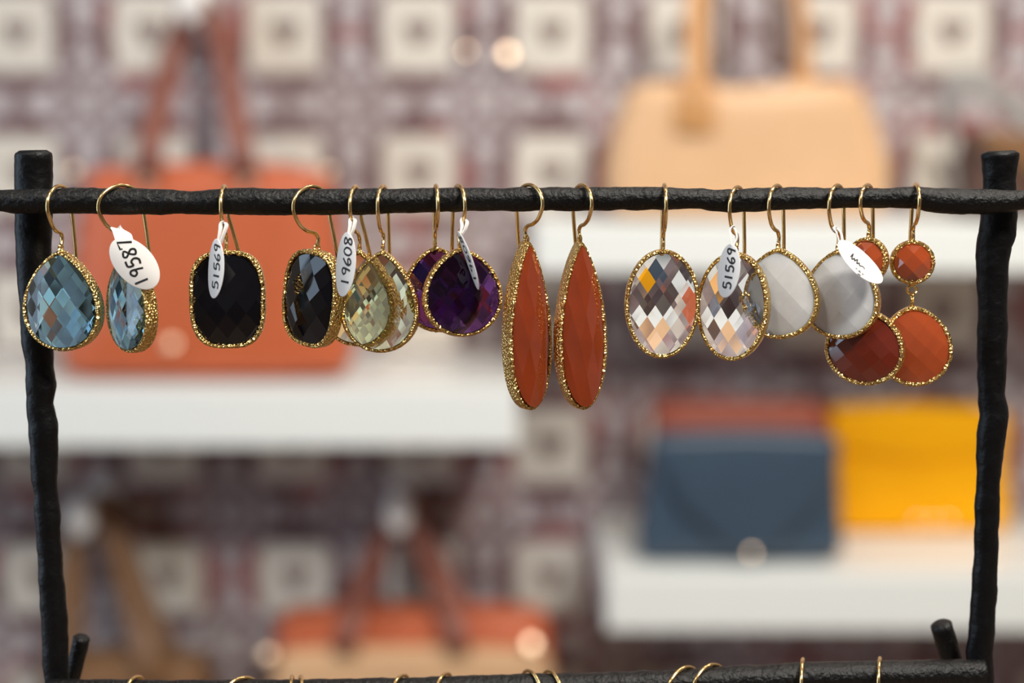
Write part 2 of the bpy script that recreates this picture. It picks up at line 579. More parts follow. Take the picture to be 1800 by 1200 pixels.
# --- clutches on the lower right shelf
t = empty('clutch_bag', Vector((P(1306, 990, 1.65).x, 1.68, zR)), 'slate blue leather envelope clutch in front on the lower white shelf', 'bag', 'clutches on the lower shelf')
mesh('body', *slab([(1152, 768), (1315, 764), (1476, 768), (1482, 880), (1488, 984), (1306, 989), (1122, 987), (1136, 880)], 1.64, 1.72), M['blue'], t)
fl = mesh('flap', *slab([(1150, 770), (1315, 764), (1478, 770), (1476, 810), (1440, 890), (1346, 976), (1296, 976), (1196, 890), (1152, 810)], 1.624, 1.645), M['blue'], t)
stud(1322, 972, 1.621, 6, fl, 'clasp', lamp=5)
t = empty('clutch_bag', Vector((P(1306, 968, 1.74).x, 1.76, zR)), 'brick red clutch standing behind the slate blue clutch', 'bag', 'clutches on the lower shelf')
mesh('body', *slab([(1152, 712), (1300, 708), (1462, 712), (1466, 860), (1468, 966), (1306, 969), (1146, 966), (1148, 860)], 1.725, 1.79), M['red'], t)
t = empty('clutch_bag', Vector((P(1620, 970, 1.72).x, 1.80, zR)), 'yellow leather clutch at the right end of the lower shelf', 'bag', 'clutches on the lower shelf')
yy = 1.805
zz = (P(1600, 990, 1.65).z)
ybot = 600 - 0
def py_on(z, Y):
    # pixel row of height z on plane Y
    lo, hi = -400, 1600
    for _ in range(40):
        mid = (lo + hi) / 2
        if P(900, mid, Y).z > z: lo = mid
        else: hi = mid
    return lo
pb = py_on(zR, yy)
mesh('body', *slab([(1462, 722), (1600, 716), (1772, 722), (1780, 850), (1784, pb - 3), (1620, pb - 0.5), (1462, pb - 3), (1460, 850)], yy, yy + 0.07), M['yellow'], t)
fl = mesh('flap', *slab([(1460, 722), (1600, 714), (1776, 722), (1778, 790), (1620, 812), (1462, 790)], yy - 0.010, yy + 0.01), M['yellow'], t)
for k in range(3):
    stud(1612 + 28 * k, pb - 26, yy - 0.003, 4, t, lamp=5)

# --- bags hanging under the left shelf
top = wall_hook(711, 874, 'white wall hook above the orange and tan tote')
t = empty('tote_bag', Vector((P(720, 1300, 1.76).x, 1.80, P(720, 1480, 1.76).z)), 'orange tote bag with tan front, hanging under the left shelf', 'bag')
mesh('body', *slab([(480, 1092), (600, 1084), (850, 1084), (965, 1092), (985, 1290), (1000, 1480), (720, 1484), (450, 1480), (465, 1290)], 1.77, 1.87), M['orange'], t)
mesh('front_panel', *slab([(484, 1150), (600, 1142), (850, 1142), (966, 1150), (985, 1300), (998, 1470), (720, 1478), (452, 1470), (468, 1300)], 1.745, 1.775), M['tan'], t)
a, b = P(608, 1150, 1.742), P(806, 1150, 1.742)
hd0 = mesh('handle', *strap([a, a + Vector((0.008, 0.0, 0.05)), Vector((top.x - 0.03, top.y - 0.02, top.z - 0.06)), Vector((top.x, top.y - 0.015, top.z + 0.004)), Vector((top.x + 0.03, top.y - 0.02, top.z - 0.06)), b + Vector((-0.008, 0, 0.05)), b], 0.032, 0.005), M['orange_dark'], t)
a, b = P(612, 1110, 1.85), P(812, 1110, 1.85)
mesh('handle', *strap([a, a + Vector((0.008, 0.0, 0.05)), Vector((top.x - 0.028, top.y + 0.02, top.z - 0.06)), Vector((top.x, top.y + 0.012, top.z + 0.004)), Vector((top.x + 0.032, top.y + 0.02, top.z - 0.06)), b + Vector((-0.008, 0, 0.05)), b], 0.032, 0.005), M['orange_dark'], t)
stud(612, 1146, 1.738, 10, hd0, 'handle_rivet')
stud(802, 1146, 1.738, 10, hd0, 'handle_rivet')
stud(468, 1150, 1.738, 11, t, 'corner_snap', lamp=4)
stud(935, 1132, 1.738, 12, t, 'corner_snap', lamp=5)

top = wall_hook(183, 880, 'white wall hook above the brown bag at lower left')
t = empty('tote_bag', Vector((P(190, 1300, 1.76).x, 1.80, P(190, 1480, 1.76).z)), 'brown leather tote bag hanging at the lower left', 'bag')
mesh('body', *slab([(70, 1170), (200, 1160), (350, 1170), (372, 1300), (380, 1480), (200, 1484), (50, 1480), (56, 1300)], 1.76, 1.86), M['brown'], t)
for col_, off, yb2 in (('cognac', 0.0, 1.755), ('brown', 0.035, 1.85)):
    a, b = P(98 + off * 900, 1215, yb2), P(278 + off * 1100, 1215, yb2)
    yk = top.y - 0.02 + off
    mesh('handle', *strap([a, a + Vector((0.004, 0, 0.05)), Vector((top.x - 0.028, yk, top.z - 0.06)), Vector((top.x, yk, top.z + 0.004)), Vector((top.x + 0.034, yk, top.z - 0.05)), b + Vector((-0.02, 0, 0.07)), b], 0.030, 0.005), M[col_], t)

# --- made-up brass pegs, tilted to a lamp to give two wall glints
for px, py, lb in ((893, 98, 'added brass peg standing in for the brightest glint on the patterned wall'), (822, 92, 'added brass peg standing in for the fainter glint left of the brightest')):
    c = P(px, py, YW)
    root = empty('glint_peg', c, lb, 'hook', 'added brass glint pegs')
    mesh('stem', *tube([c + Vector((0, -0.0005, 0)), c + Vector((0, -0.03, 0))], 0.005, 12), M['brass'], root)
    r = 0.011 if px > 850 else 0.006
    kc = c + Vector((0, -0.03, 0))
    ax = (LAMPS[5] - kc).normalized() + (CAM_POS - kc).normalized()
    mesh('knob', *join(dome(kc, r, r * 0.12, ax), dome(kc, r, r * 0.6, -ax)), M['brass'], root)

# ------------------------------------------------------------------ jewellery stand
ROD = [(-60, 345, 372), (0, 334, 371), (30, 333, 375), (90, 331, 376), (150, 330, 376), (220, 330, 377), (290, 332, 377), (335, 337, 377), (375, 332, 377), (440, 330, 378), (540, 332, 378),
       (620, 331, 377), (700, 331, 375), (780, 330, 373), (860, 330, 371), (940, 329, 371), (1020, 329, 370), (1100, 328, 369), (1170, 329, 369), (1225, 331, 367), (1262, 333, 371),
       (1290, 332, 373), (1330, 330, 372), (1400, 329, 368), (1480, 330, 366), (1560, 330, 365), (1610, 328, 367), (1650, 330, 374), (1685, 331, 377), (1720, 331, 376), (1770, 333, 372), (1800, 334, 368), (1860, 342, 366)]
LOW = [(90, 1194, 1236), (200, 1195, 1238), (300, 1196, 1240), (400, 1195, 1239), (500, 1195, 1237), (600, 1194, 1238), (700, 1192, 1237), (780, 1190, 1235), (860, 1187, 1234), (950, 1184, 1231), (1020, 1183, 1229),
       (1100, 1181, 1226), (1200, 1177, 1222), (1260, 1173, 1220), (1320, 1169, 1217), (1400, 1165, 1212), (1480, 1163, 1209), (1560, 1161, 1206), (1640, 1160, 1205), (1730, 1160, 1204)]
POST_L = [(264, 30, 88), (272, 27, 92), (330, 27, 92), (375, 27, 92), (430, 28, 90), (500, 32, 90), (560, 36, 91), (600, 38, 92), (640, 45, 94), (680, 46, 98), (710, 47, 94), (750, 51, 102), (790, 54, 101), (830, 53, 100),
          (870, 60, 102), (910, 61, 107), (950, 65, 107), (1000, 67, 110), (1050, 70, 116), (1090, 72, 119), (1150, 75, 120), (1200, 78, 122), (1300, 84, 128), (1420, 92, 138), (1560, 100, 150), (1800, 112, 164)]
POST_R = [(265, 1727, 1788), (272, 1724, 1791), (290, 1726, 1788), (320, 1728, 1785), (375, 1725, 1787), (410, 1722, 1785), (430, 1717, 1777), (480, 1716, 1771), (530, 1719, 1770), (600, 1717, 1770), (650, 1718, 1768), (690, 1720, 1766),
          (728, 1722, 1772), (760, 1718, 1769), (800, 1716, 1763), (850, 1717, 1757), (890, 1713, 1757), (930, 1713, 1755), (980, 1712, 1753), (1030, 1708, 1753), (1080, 1705, 1749), (1110, 1703, 1749),
          (1150, 1698, 1745), (1200, 1697, 1746), (1300, 1690, 1738), (1420, 1680, 1730), (1560, 1672, 1724), (1800, 1656, 1712)]
Y_POST = 6.4 * MM
Y_LOW = 2.0 * MM


def forge(v):
    return 0.00022 * noise.noise(v * 260) + 0.00010 * noise.noise(v * 700)


def hrod(tab, Y, step=4):
    pth, rad = [], []
    x = tab[0][0]
    while x <= tab[-1][0]:
        a, b = lerp_tab(tab, x)
        p, q = P(x, a, Y), P(x, b, Y)
        pth.append((p + q) / 2)
        rad.append((p - q).length / 2)
        x += step
    return tube(pth, rad, 28, ref=Vector((0, 1, 0)), bumpy=forge)


def vpost(tab, Y, step=5, flat=0.8):
    pth, rad = [], []
    y = tab[0][0]
    z_end = 0.7535
    while y <= tab[-1][0]:
        a, b = lerp_tab(tab, y)
        p, q = P(a, y, Y), P(b, y, Y)
        c = (p + q) / 2
        if c.z < z_end: break
        pth.append(c)
        rad.append((p - q).length / 2)
        y += step
    rad[0] *= 0.82
    return tube(pth, rad, 24, ref=Vector((1, 0, 0)), flat=flat, bumpy=forge), pth[-1]


stand = empty('jewellery_stand', Vector((0, 0.005, 0.751)), 'black wrought iron jewellery stand with two uneven posts and two rods', 'stand')
rv, rf = hrod(ROD, 0.0)
mesh('upper_rod', rv, rf, M['iron'], stand)
lv, lf = hrod(LOW, Y_LOW)
mesh('lower_rod', lv, lf, M['iron'], stand)
ROD_BVH = BVHTree.FromPolygons(rv, rf)
LOW_BVH = BVHTree.FromPolygons(lv, lf)
for tab in (POST_L, POST_R):
    (v, f), foot = vpost(tab, Y_POST)
    po = mesh('post', v, f, M['iron_post'], stand)
    pv, pf = tube([foot + Vector((0, 0, 0.0012)), foot + Vector((0, 0, -0.0005)), Vector((foot.x, foot.y, 0.7512))], [0.004, 0.011, 0.014], 24, ref=Vector((1, 0, 0)))
    mesh('foot', pv, pf, M['iron'], po)
# short stubs of the back braces rising beside the posts
for pts, r in ((((1690, 1230), (1676, 1172), (1664, 1130), (1653, 1094)), 19), (((112, 1240), (126, 1190), (137, 1150), (144, 1118)), 15)):
    pth = catmull([P(x, y, 13 * MM - i * 0.6 * MM) for i, (x, y) in enumerate(pts)], 6)
    rr = [r * S * 1.05] * len(pth)
    rr[-1] *= 0.72
    mesh('brace_stub', *tube(pth, rr, 18, ref=Vector((1, 0, 0)), bumpy=forge), M['iron'], stand)

# counter under the stand
ct = empty('display_table', (0, -0.08, 0), 'dark wooden display table that carries the black iron stand', 'table')
bevelled(mesh('tabletop', *box(-0.45, 0.45, -0.22, 0.09, 0.72, 0.7505), M['wood'], ct, smooth=False), 0.004)
for lx in (-0.41, 0.41):
    for ly in (-0.19, 0.06):
        mesh('leg', *box(lx - 0.02, lx + 0.02, ly - 0.02, ly + 0.02, 0.0, 0.72), M['wood'], ct, smooth=False)


# ------------------------------------------------------------------ earrings
def resample(pts, n):
    L = [0.0]
    m = len(pts)
    for i in range(m):
        L.append(L[-1] + math.dist(pts[i], pts[(i + 1) % m]))
    out, k = [], 0
    for i in range(n):
        s = L[-1] * i / n
        while L[k + 1] < s: k += 1
        t = (s - L[k]) / max(1e-12, L[k + 1] - L[k])
        a, b = pts[k], pts[(k + 1) % m]
        out.append((a[0] + (b[0] - a[0]) * t, a[1] + (b[1] - a[1]) * t))
    return out


def outline(shape, w, h, n=400):
    """closed outline, top at (0, 0), hanging down to z = -h; starts at the top"""
    pts = []
    kind, k = shape
    if kind == 'pear':
        mxx = max(math.sin(math.pi * i / 500) * math.sin(math.pi * i / 1000) ** k for i in range(501))
    for i in range(n):
        t = 2 * math.pi * i / n
        c, s = math.cos(t), math.sin(t)
        if kind == 'pear':
            x = s * abs(math.sin(t / 2)) ** k / mxx * w / 2
            z = c * h / 2
        else:
            x = math.copysign(abs(s) ** (2 / k), s) * w / 2
            z = math.copysign(abs(c) ** (2 / k), c) * h / 2
        pts.append((x, z - h / 2))
    return pts


def scaled(pts, w, h, o):
    """outline grown by o on every side, about its centre"""
    sx, sz = (w / 2 + o) / (w / 2), (h / 2 + o) / (h / 2)
    return [(x * sx, (z + h / 2) * sz - h / 2) for x, z in pts]


def clip(poly, a, b, c):
    """keep a*x + b*z <= c"""
    out = []
    for i in range(len(poly)):
        p, q = poly[i], poly[(i + 1) % len(poly)]
        dp, dq = a * p[0] + b * p[1] - c, a * q[0] + b * q[1] - c
        if dp <= 0: out.append(p)
        if dp * dq < 0:
            t = dp / (dp - dq)
            out.append((p[0] + (q[0] - p[0]) * t, p[1] + (q[1] - p[1]) * t))
    return out


def on_edge(m, poly):
    for i in range(len(poly)):
        a, b = poly[i], poly[(i + 1) % len(poly)]
        ex, ez = b[0] - a[0], b[1] - a[1]
        l2 = ex * ex + ez * ez
        if l2 < 1e-20: continue
        t = ((m[0] - a[0]) * ex + (m[1] - a[1]) * ez) / l2
        if -0.01 <= t <= 1.01 and abs((m[0] - a[0]) * ez - (m[1] - a[1]) * ex) / math.sqrt(l2) < 1e-8:
            return True
    return False


def faceted(poly, w, h, zc, gf, gb, Hf, Hb, pf, pb, shift=(0.0, 0.0)):
    """chequer-cut stone: both faces are tangent planes of a paraboloid on a diamond lattice"""
    V, F = [], []
    for side, g, H, p in ((-1, gf, Hf, pf), (1, gb, Hb, pb)):
        zext = max(abs(z - zc) for x, z in poly)
        a, c = H / (w / 2) ** 2, H / zext ** 2
        q = p * math.sqrt(a / c)
        ni, nj = int(w / p) + 3, int(2 * zext / q) + 3
        for i in range(-ni, ni + 1):
            for j in range(-nj, nj + 1):
                if (i + j) % 2: continue
                x0, z0 = i * p + shift[0] * p, zc + j * q + shift[1] * q
                cell = poly
                for sx in (-1, 1):
                    for sz in (-1, 1):
                        aa, bb = sx / p, sz / q
                        cell = clip(cell, aa, bb, aa * x0 + bb * z0 + 1)
                        if len(cell) < 3: break
                    if len(cell) < 3: break
                if len(cell) < 3: continue
                area2 = abs(sum(cell[k][0] * cell[(k + 1) % len(cell)][1] - cell[(k + 1) % len(cell)][0] * cell[k][1] for k in range(len(cell))))
                if area2 < 1e-12: continue
                hh = lambda x, z: g + H - a * x0 * x0 - c * (z0 - zc) ** 2 - 2 * a * x0 * (x - x0) - 2 * c * (z0 - zc) * (z - z0)
                base = len(V)
                for x, z in cell:
                    V.append(Vector((x, side * max(hh(x, z), 0.00005), z)))
                F.append(tuple(range(base, base + len(cell))))
                for k in range(len(cell)):
                    u, v = cell[k], cell[(k + 1) % len(cell)]
                    if math.dist(u, v) > 1e-7 and on_edge(((u[0] + v[0]) / 2, (u[1] + v[1]) / 2), poly):
                        e = len(V)
                        V.append(Vector((u[0], 0, u[1])))
                        V.append(Vector((v[0], 0, v[1])))
                        F.append((base + k, base + (k + 1) % len(cell), e + 1, e))
    return V, F


def weld(o, d=2e-7):
    bm = bmesh.new()
    bm.from_mesh(o.data)
    bmesh.ops.remove_doubles(bm, verts=bm.verts, dist=d)
    bmesh.ops.recalc_face_normals(bm, faces=bm.faces)
    bm.to_mesh(o.data)
    bm.free()


def bezel_mesh(pts, w, h, D, amp, seed):
    yf, yb = -0.42 * D, 0.58 * D
    prof = [(-0.95, yf + 0.18), (-0.62, yf), (-0.25, yf + 0.05), (-0.02, yf + 0.40), (0.0, yf + 0.45 * D * 0.6 + 0.3), (0.0, 0.1 * D), (-0.03, yb - 0.55), (-0.25, yb - 0.1), (-0.6, yb), (-0.92, yb - 0.1), (-0.80, yb - 0.5), (-0.80, yf + 0.7)]
    n = 220
    ring = resample(pts, n)
    V, F = [], []
    m = len(prof)
    for o, y in prof:
        sc = scaled(ring, w, h, o * MM)
        for k, (x, z) in enumerate(sc):
            v = Vector((x, y * MM, z))
            out = Vector((x, 0, z + h / 2)).normalized()
            if o > -0.7:
                q = v * 2600 + Vector((seed * 3.1, 0, 0))
                d = noise.noise(q) * 0.6 + noise.noise(q * 2.1) * 0.4
                v = v + (out * 0.8 + Vector((0, -0.5, 0))) * (d * amp * MM)
            V.append(v)
    for i in range(m):
        for k in range(n):
            i2, k2 = (i + 1) % m, (k + 1) % n
            F.append((i * n + k, i * n + k2, i2 * n + k2, i2 * n + k))
    return V, F


# ear wire, u forward / v up, in photo pixels; the loop's top is at v = 112
HOOK = [(0, 3), (-4, 17), (4, 28), (22, 33), (41, 46), (54, 72), (47, 95), (26, 109), (4, 112), (-18, 104), (-29, 86), (-32, 60), (-36, 30), (-39, 0), (-41, -28)]
WIRE_R = 0.42 * MM


def hook_mesh(vtop, tail_dx=0.0, du=0.0):
    pts = []
    k = vtop / (112 * S)
    for i, (u, v) in enumerate(HOOK):
        du2 = du * min(1, max(0, (v - 10) / 40)) if i < 11 else du
        tl = 0.0
        if i >= 10: tl = tail_dx * (60 - min(60, v)) / 60
        pts.append(Vector((tl * S, -(u + du2) * S, v * S * k)))
    return tube(catmull(pts, 6), WIRE_R, 10, ref=Vector((1, 0, 0)))


def torus(c, R_, r, axis, n=20, m=8):
    ax = axis.normalized()
    u = ax.orthogonal().normalized()
    w = ax.cross(u)
    pth = [c + (u * math.cos(2 * math.pi * i / n) + w * math.sin(2 * math.pi * i / n)) * R_ for i in range(n)]
    return tube(pth, r, m, closed=True, ref=ax)


def local_mesh(name, vf, m, parent, smooth=True):
    return mesh(name, vf[0], vf[1], m, parent, smooth, world=False)


def pendant(root, shape, w, h, D, stone, origin, rot, pf, Hf, Hb, seed, amp=0.15, zc_frac=0.5, tr=True):
    """bezel + stone; origin: top of the bezel in the earring's frame"""
    w, h = w * S, h * S
    full = outline(shape, w, h)
    b = local_mesh('bezel', bezel_mesh(full, w, h, D, amp, seed), M['gold'], root)
    st = scaled(resample(full, 56), w, h, -0.83 * MM)
    # convex order
    s = local_mesh('stone', faceted(st, w - 1.66 * MM, h - 1.66 * MM, -h * zc_frac, (0.42 * D - 0.35) * MM, 0.2 * MM, Hf * MM, Hb * MM, pf * S, pf * S * 1.7), M[stone], root, smooth=False)
    weld(s)
    for o in (b, s):
        o.location = origin
        o.rotation_euler = rot
    return b, s


def rod_top(bvh, x, y0=0.0):
    best = -1
    for dx in (-0.0007, 0, 0.0007):
        for dy in (-0.0006, 0, 0.0006):
            hit = bvh.ray_cast(Vector((x + dx, y0 + dy, 2.0)), Vector((0, 0, -1)))
            if hit[0] is not None: best = max(best, hit[0].z)
    return best


ROOTS = []


def earring(label, ax, ay, shape, w, h, psi, roll, stone, D=3.2, dY=0.0, pf=14, Hf=2.0, Hb=1.2, zc=0.5, tail_dx=0.0, pitch=0.0, second=None, group=None, bvh=None, amp=0.15, ybase=0.0, stone2=None):
    bvh = bvh or ROD_BVH
    psi = psi + math.degrees(math.atan((ax - 900) / FPX))   # psi is given as seen along the line of sight
    psi_r, du = R(psi), dY / S * MM
    Y = ybase + (8 * S) * math.cos(psi_r) + dY * MM
    loc = P(ax, ay, Y)
    du /= max(0.5, math.cos(psi_r))
    # loop top sits over the rod
    xt = loc.x - math.sin(psi_r) * (8 + du) * S
    zt = rod_top(bvh, xt, ybase)
    vtop = zt + WIRE_R + 0.00004 - loc.z
    root = empty('drop_earring', loc, label, 'earring', group)
    root.rotation_euler = (0, 0, -psi_r)
    local_mesh('ear_wire', hook_mesh(vtop, tail_dx, du), M['wire'], root)
    local_mesh('bail', torus(Vector((0, 0, 0.1 * MM)), 0.75 * MM, 0.32 * MM, Vector((1, 0, 0.0))), M['gold'], root)
    rot = (R(pitch), R(roll), 0)
    seed = len(ROOTS)
    pendant(root, shape, w, h, D, stone, (0, 0, -0.35 * MM), rot, pf, Hf, Hb, seed, amp, zc)
    if second:
        sh2, w2, h2, gap, rot2, dx2 = second
        zb = -h * S - 0.35 * MM
        rr = 0.95 * MM
        zl = zb - gap * S / 2
        local_mesh('link_ring', torus(Vector((dx2 * S * 0.5, 0, zb - 1.15 * MM)), rr, 0.30 * MM, Vector((0.1, 1, 0))), M['gold'], root)
        local_mesh('link_post', tube([Vector((dx2 * S, 0, zb - 2.05 * MM)), Vector((dx2 * S, 0, zb - gap * S - 0.2 * MM))], 0.42 * MM, 10), M['gold'], root)
        pendant(root, sh2, w2, h2, D, stone2 or stone, (dx2 * S, 0, zb - gap * S), (R(pitch), R(rot2), 0), pf, Hf, Hb, seed + 40, amp, 0.5)
    ROOTS.append(root)
    return root


G = 'gem earrings on the upper rod'
earring('blue topaz teardrop earring hanging in front of the left post', 107, 437, ('pear', 0.5), 146, 176, 28, 0, 'topaz', D=3.2, dY=-1.6, zc=0.56, pf=13, group=G)
earring('blue topaz teardrop earring turned sideways, tag 19587 on it', 226, 440, ('pear', 0.5), 150, 177, 62, 0, 'topaz', D=3.0, zc=0.56, pf=13, group=G)
earring('black cushion cut earring facing front, tag 51569 on it', 398, 437, ('super', 3.0), 132, 172, 8, 0, 'onyx', D=3.2, pf=17, Hf=1.6, tail_dx=14, group=G)
earring('black cushion cut earring turned left, without a tag', 557, 437, ('super', 2.8), 132, 172, 46, 9, 'onyx', D=3.4, pf=17, Hf=1.8, tail_dx=8, group=G)
earring('pale green teardrop earring mostly hidden behind its twin', 632, 437, ('pear', 0.55), 132, 170, 12, 3, 'green', dY=2.4, pf=14, zc=0.56, tail_dx=12, group=G)
earring('pale green teardrop earring in full view in front', 673, 437, ('pear', 0.55), 138, 179, 12, 3, 'green', dY=-1.8, pf=14, zc=0.56, group=G)
earring('purple amethyst earring half hidden behind its twin', 765, 431, ('pear', 0.3), 130, 151, -4, -4, 'amethyst', dY=2.2, pf=14, zc=0.53, group=G)
earring('purple amethyst earring in front, white tag seen edge on', 808, 433, ('pear', 0.3), 142, 155, -14, -3, 'amethyst', dY=-1.8, pf=15, zc=0.53, group=G)
earring('long orange carnelian teardrop earring, left of the pair', 925, 421, ('pear', 0.55), 88, 298, 0 - 31, -1, 'carnelian', tail_dx=7, D=4.2, pf=12, Hf=2.0, zc=0.6, group=G, amp=0.26)
earring('long orange carnelian teardrop earring, right of the pair', 1019, 421, ('pear', 0.55), 92, 297, 0 - 22, -1, 'carnelian', tail_dx=7, D=4.2, pf=12, Hf=2.0, zc=0.6, group=G, amp=0.26)
earring('clear crystal oval earring without a tag', 1166, 435, ('super', 2.0), 132, 192, -4, 0.5, 'crystal', pf=13.5, Hf=2.3, Hb=0.5, group=G)
earring('clear crystal oval earring with tag, overlapping a moonstone', 1294, 440, ('super', 2.0), 130, 191, 17, 2, 'crystal', dY=-1.2, pf=13.5, Hf=2.3, Hb=0.5, group=G)
earring('milky moonstone earring behind the right clear crystal', 1368, 433, ('pear', 0.4), 146, 160, 17, -2, 'moonstone', D=2.8, dY=0.6, pf=24, Hf=1.0, group=G)
earring('milky moonstone earring with a tilted white tag', 1473, 436, ('pear', 0.4), 138, 157, 17, -5, 'moonstone', D=2.8, dY=0.4, pf=24, Hf=1.0, group=G)
earring('double drop orange carnelian earring partly behind the moonstone', 1527, 414, ('super', 2.0), 74, 82, 14, 2, 'carnelian_light', D=2.8, dY=1.0, pf=16, Hf=1.2, group=G, second=(('pear', 0.12), 141, 134, 46, 3, 3), stone2='carnelian_deep')
earring('double drop orange carnelian earring at the right end', 1605, 419, ('super', 2.0), 77, 78, -8, 0, 'carnelian_light', D=2.8, dY=0.6, pf=16, Hf=1.2, group=G, second=(('pear', 0.2), 128, 143, 38, -6, 2))

# earrings hanging from the lower rod (their gems fall below the picture)
G2 = 'ear wires over the lower rod'
low = [(243, 30, 'topaz', 'leftmost gold ear wire over the lower rod, below the brown bag'),
       (432, 58, 'topaz', 'wide gold ear wire loop on the lower rod, second from the left'),
       (515, 3, 'onyx', 'left one of two close upright ear wires on the lower rod'),
       (531, -3, 'onyx', 'right one of two close upright ear wires on the lower rod'),
       (708, 26, 'green', 'gold ear wire on the lower rod under the left bag handle'),
       (784, 24, 'green', 'gold ear wire on the lower rod under the right bag handle'),
       (930, -26, 'amethyst', 'left one of two right-leaning ear wires at mid lower rod'),
       (966, -26, 'amethyst', 'right one of two right-leaning ear wires at mid lower rod'),
       (1207, 42, 'crystal', 'left one of two broad ear wire loops on the lower rod'),
       (1252, 42, 'crystal', 'right one of two broad ear wire loops on the lower rod'),
       (1408, 2, 'moonstone', 'thin upright ear wire on the lower rod, second from right'),
       (1543, 2, 'moonstone', 'thin upright ear wire on the lower rod, rightmost')]
DY_LOW = [0, 0, 1.6, -1.6, 0, 0, 0.8, -0.8, 0.6, -0.6, 0, 0]
proto = {'topaz': 0, 'onyx': 2, 'green': 5, 'amethyst': 7, 'crystal': 10, 'moonstone': 12}
for i, (ax, psi, st, lb) in enumerate(low):
    src = ROOTS[proto[st]]
    Y = Y_LOW + 8 * S * math.cos(R(psi))
    loc = P(ax, lerp_tab(LOW, ax)[0] + 104, Y)
    xt = loc.x - math.sin(R(psi)) * 8 * S
    root = empty('drop_earring', loc, lb, 'earring', G2)
    psi += math.degrees(math.atan((ax - 900) / FPX))
    root.rotation_euler = (0, 0, -R(psi))
    local_mesh('ear_wire', hook_mesh(rod_top(LOW_BVH, xt, Y_LOW) + WIRE_R + 0.00004 - loc.z), M['wire'], root)
    for ch in list(src.children):
        if ch.name.split('.')[0] in ('bezel', 'stone', 'bail'):
            c = ch.copy()
            COL.objects.link(c)
            c.parent = root

# ------------------------------------------------------------------ price tags
GL = {'0': [[(.3, 1), (.08, .75), (.05, .3), (.28, 0), (.52, .25), (.55, .7), (.3, 1)]],
      '1': [[(.3, 1), (.3, 0)]],
      '5': [[(.58, 1), (.18, .98), (.12, .58), (.4, .62), (.56, .35), (.4, .04), (.05, .06)]],
      '6': [[(.5, 1), (.15, .6), (.08, .2), (.3, 0), (.52, .2), (.45, .42), (.12, .3)]],
      '7': [[(.05, .82), (.05, .98), (.58, .98), (.25, 0)]],
      '8': [[(.5, .9), (.2, .98), (.12, .75), (.5, .32), (.4, .02), (.1, .1), (.2, .42), (.52, .75), (.5, .9)]],
      '9': [[(.52, .62), (.25, .55), (.1, .78), (.3, 1), (.52, .9), (.5, .5), (.42, 0)]],
      '~': [[(-.5, .3), (-.42, .95), (-.3, .2), (-.1, .6), (.0, .3), (.2, .75), (.3, .25), (.5, .55), (.62, .3), (.95, .5), (1.2, .38)]],
      ':': [[(-.3, -.35), (-.15, -.3)], [(.05, -.42), (.15, -.3), (.28, -.42)], [(.45, -.3), (.6, -.38)], [(.1, -.72), (.42, -.68)]]}


def strokes(text, height, pen, adv=0.72):
    """flat pen strokes; centred on the origin, x = reading direction, y = up"""
    V, F = [], []
    wtot = adv * len(text) * height
    for i, ch in enumerate(text):
        for pl in GL.get(ch, []):
            pts = [Vector(((x + i * adv) * height - wtot / 2, (y - 0.5) * height, 0)) for x, y in pl]
            pth = catmull(pts, 5) if len(pts) > 2 and ch != '7' else pts
            vf = []
            for k, p in enumerate(pth):
                tdir = (pth[min(len(pth) - 1, k + 1)] - pth[max(0, k - 1)]).normalized()
                nn = Vector((-tdir.y, tdir.x, 0)) * pen / 2
                for s, zz in ((-1, 0), (1, 0), (1, 0.00003), (-1, 0.00003)):
                    vf.append(p + nn * s + Vector((0, 0, zz)))
            o = len(V)
            V += vf
            for k in range(len(pth) - 1):
                for j in range(4):
                    F.append((o + k * 4 + j, o + k * 4 + (j + 1) % 4, o + k * 4 + 4 + (j + 1) % 4, o + k * 4 + 4 + j))
            F.append((o, o + 1, o + 2, o + 3))
            e = o + (len(pth) - 1) * 4
            F.append((e, e + 1, e + 2, e + 3))
    return V, F


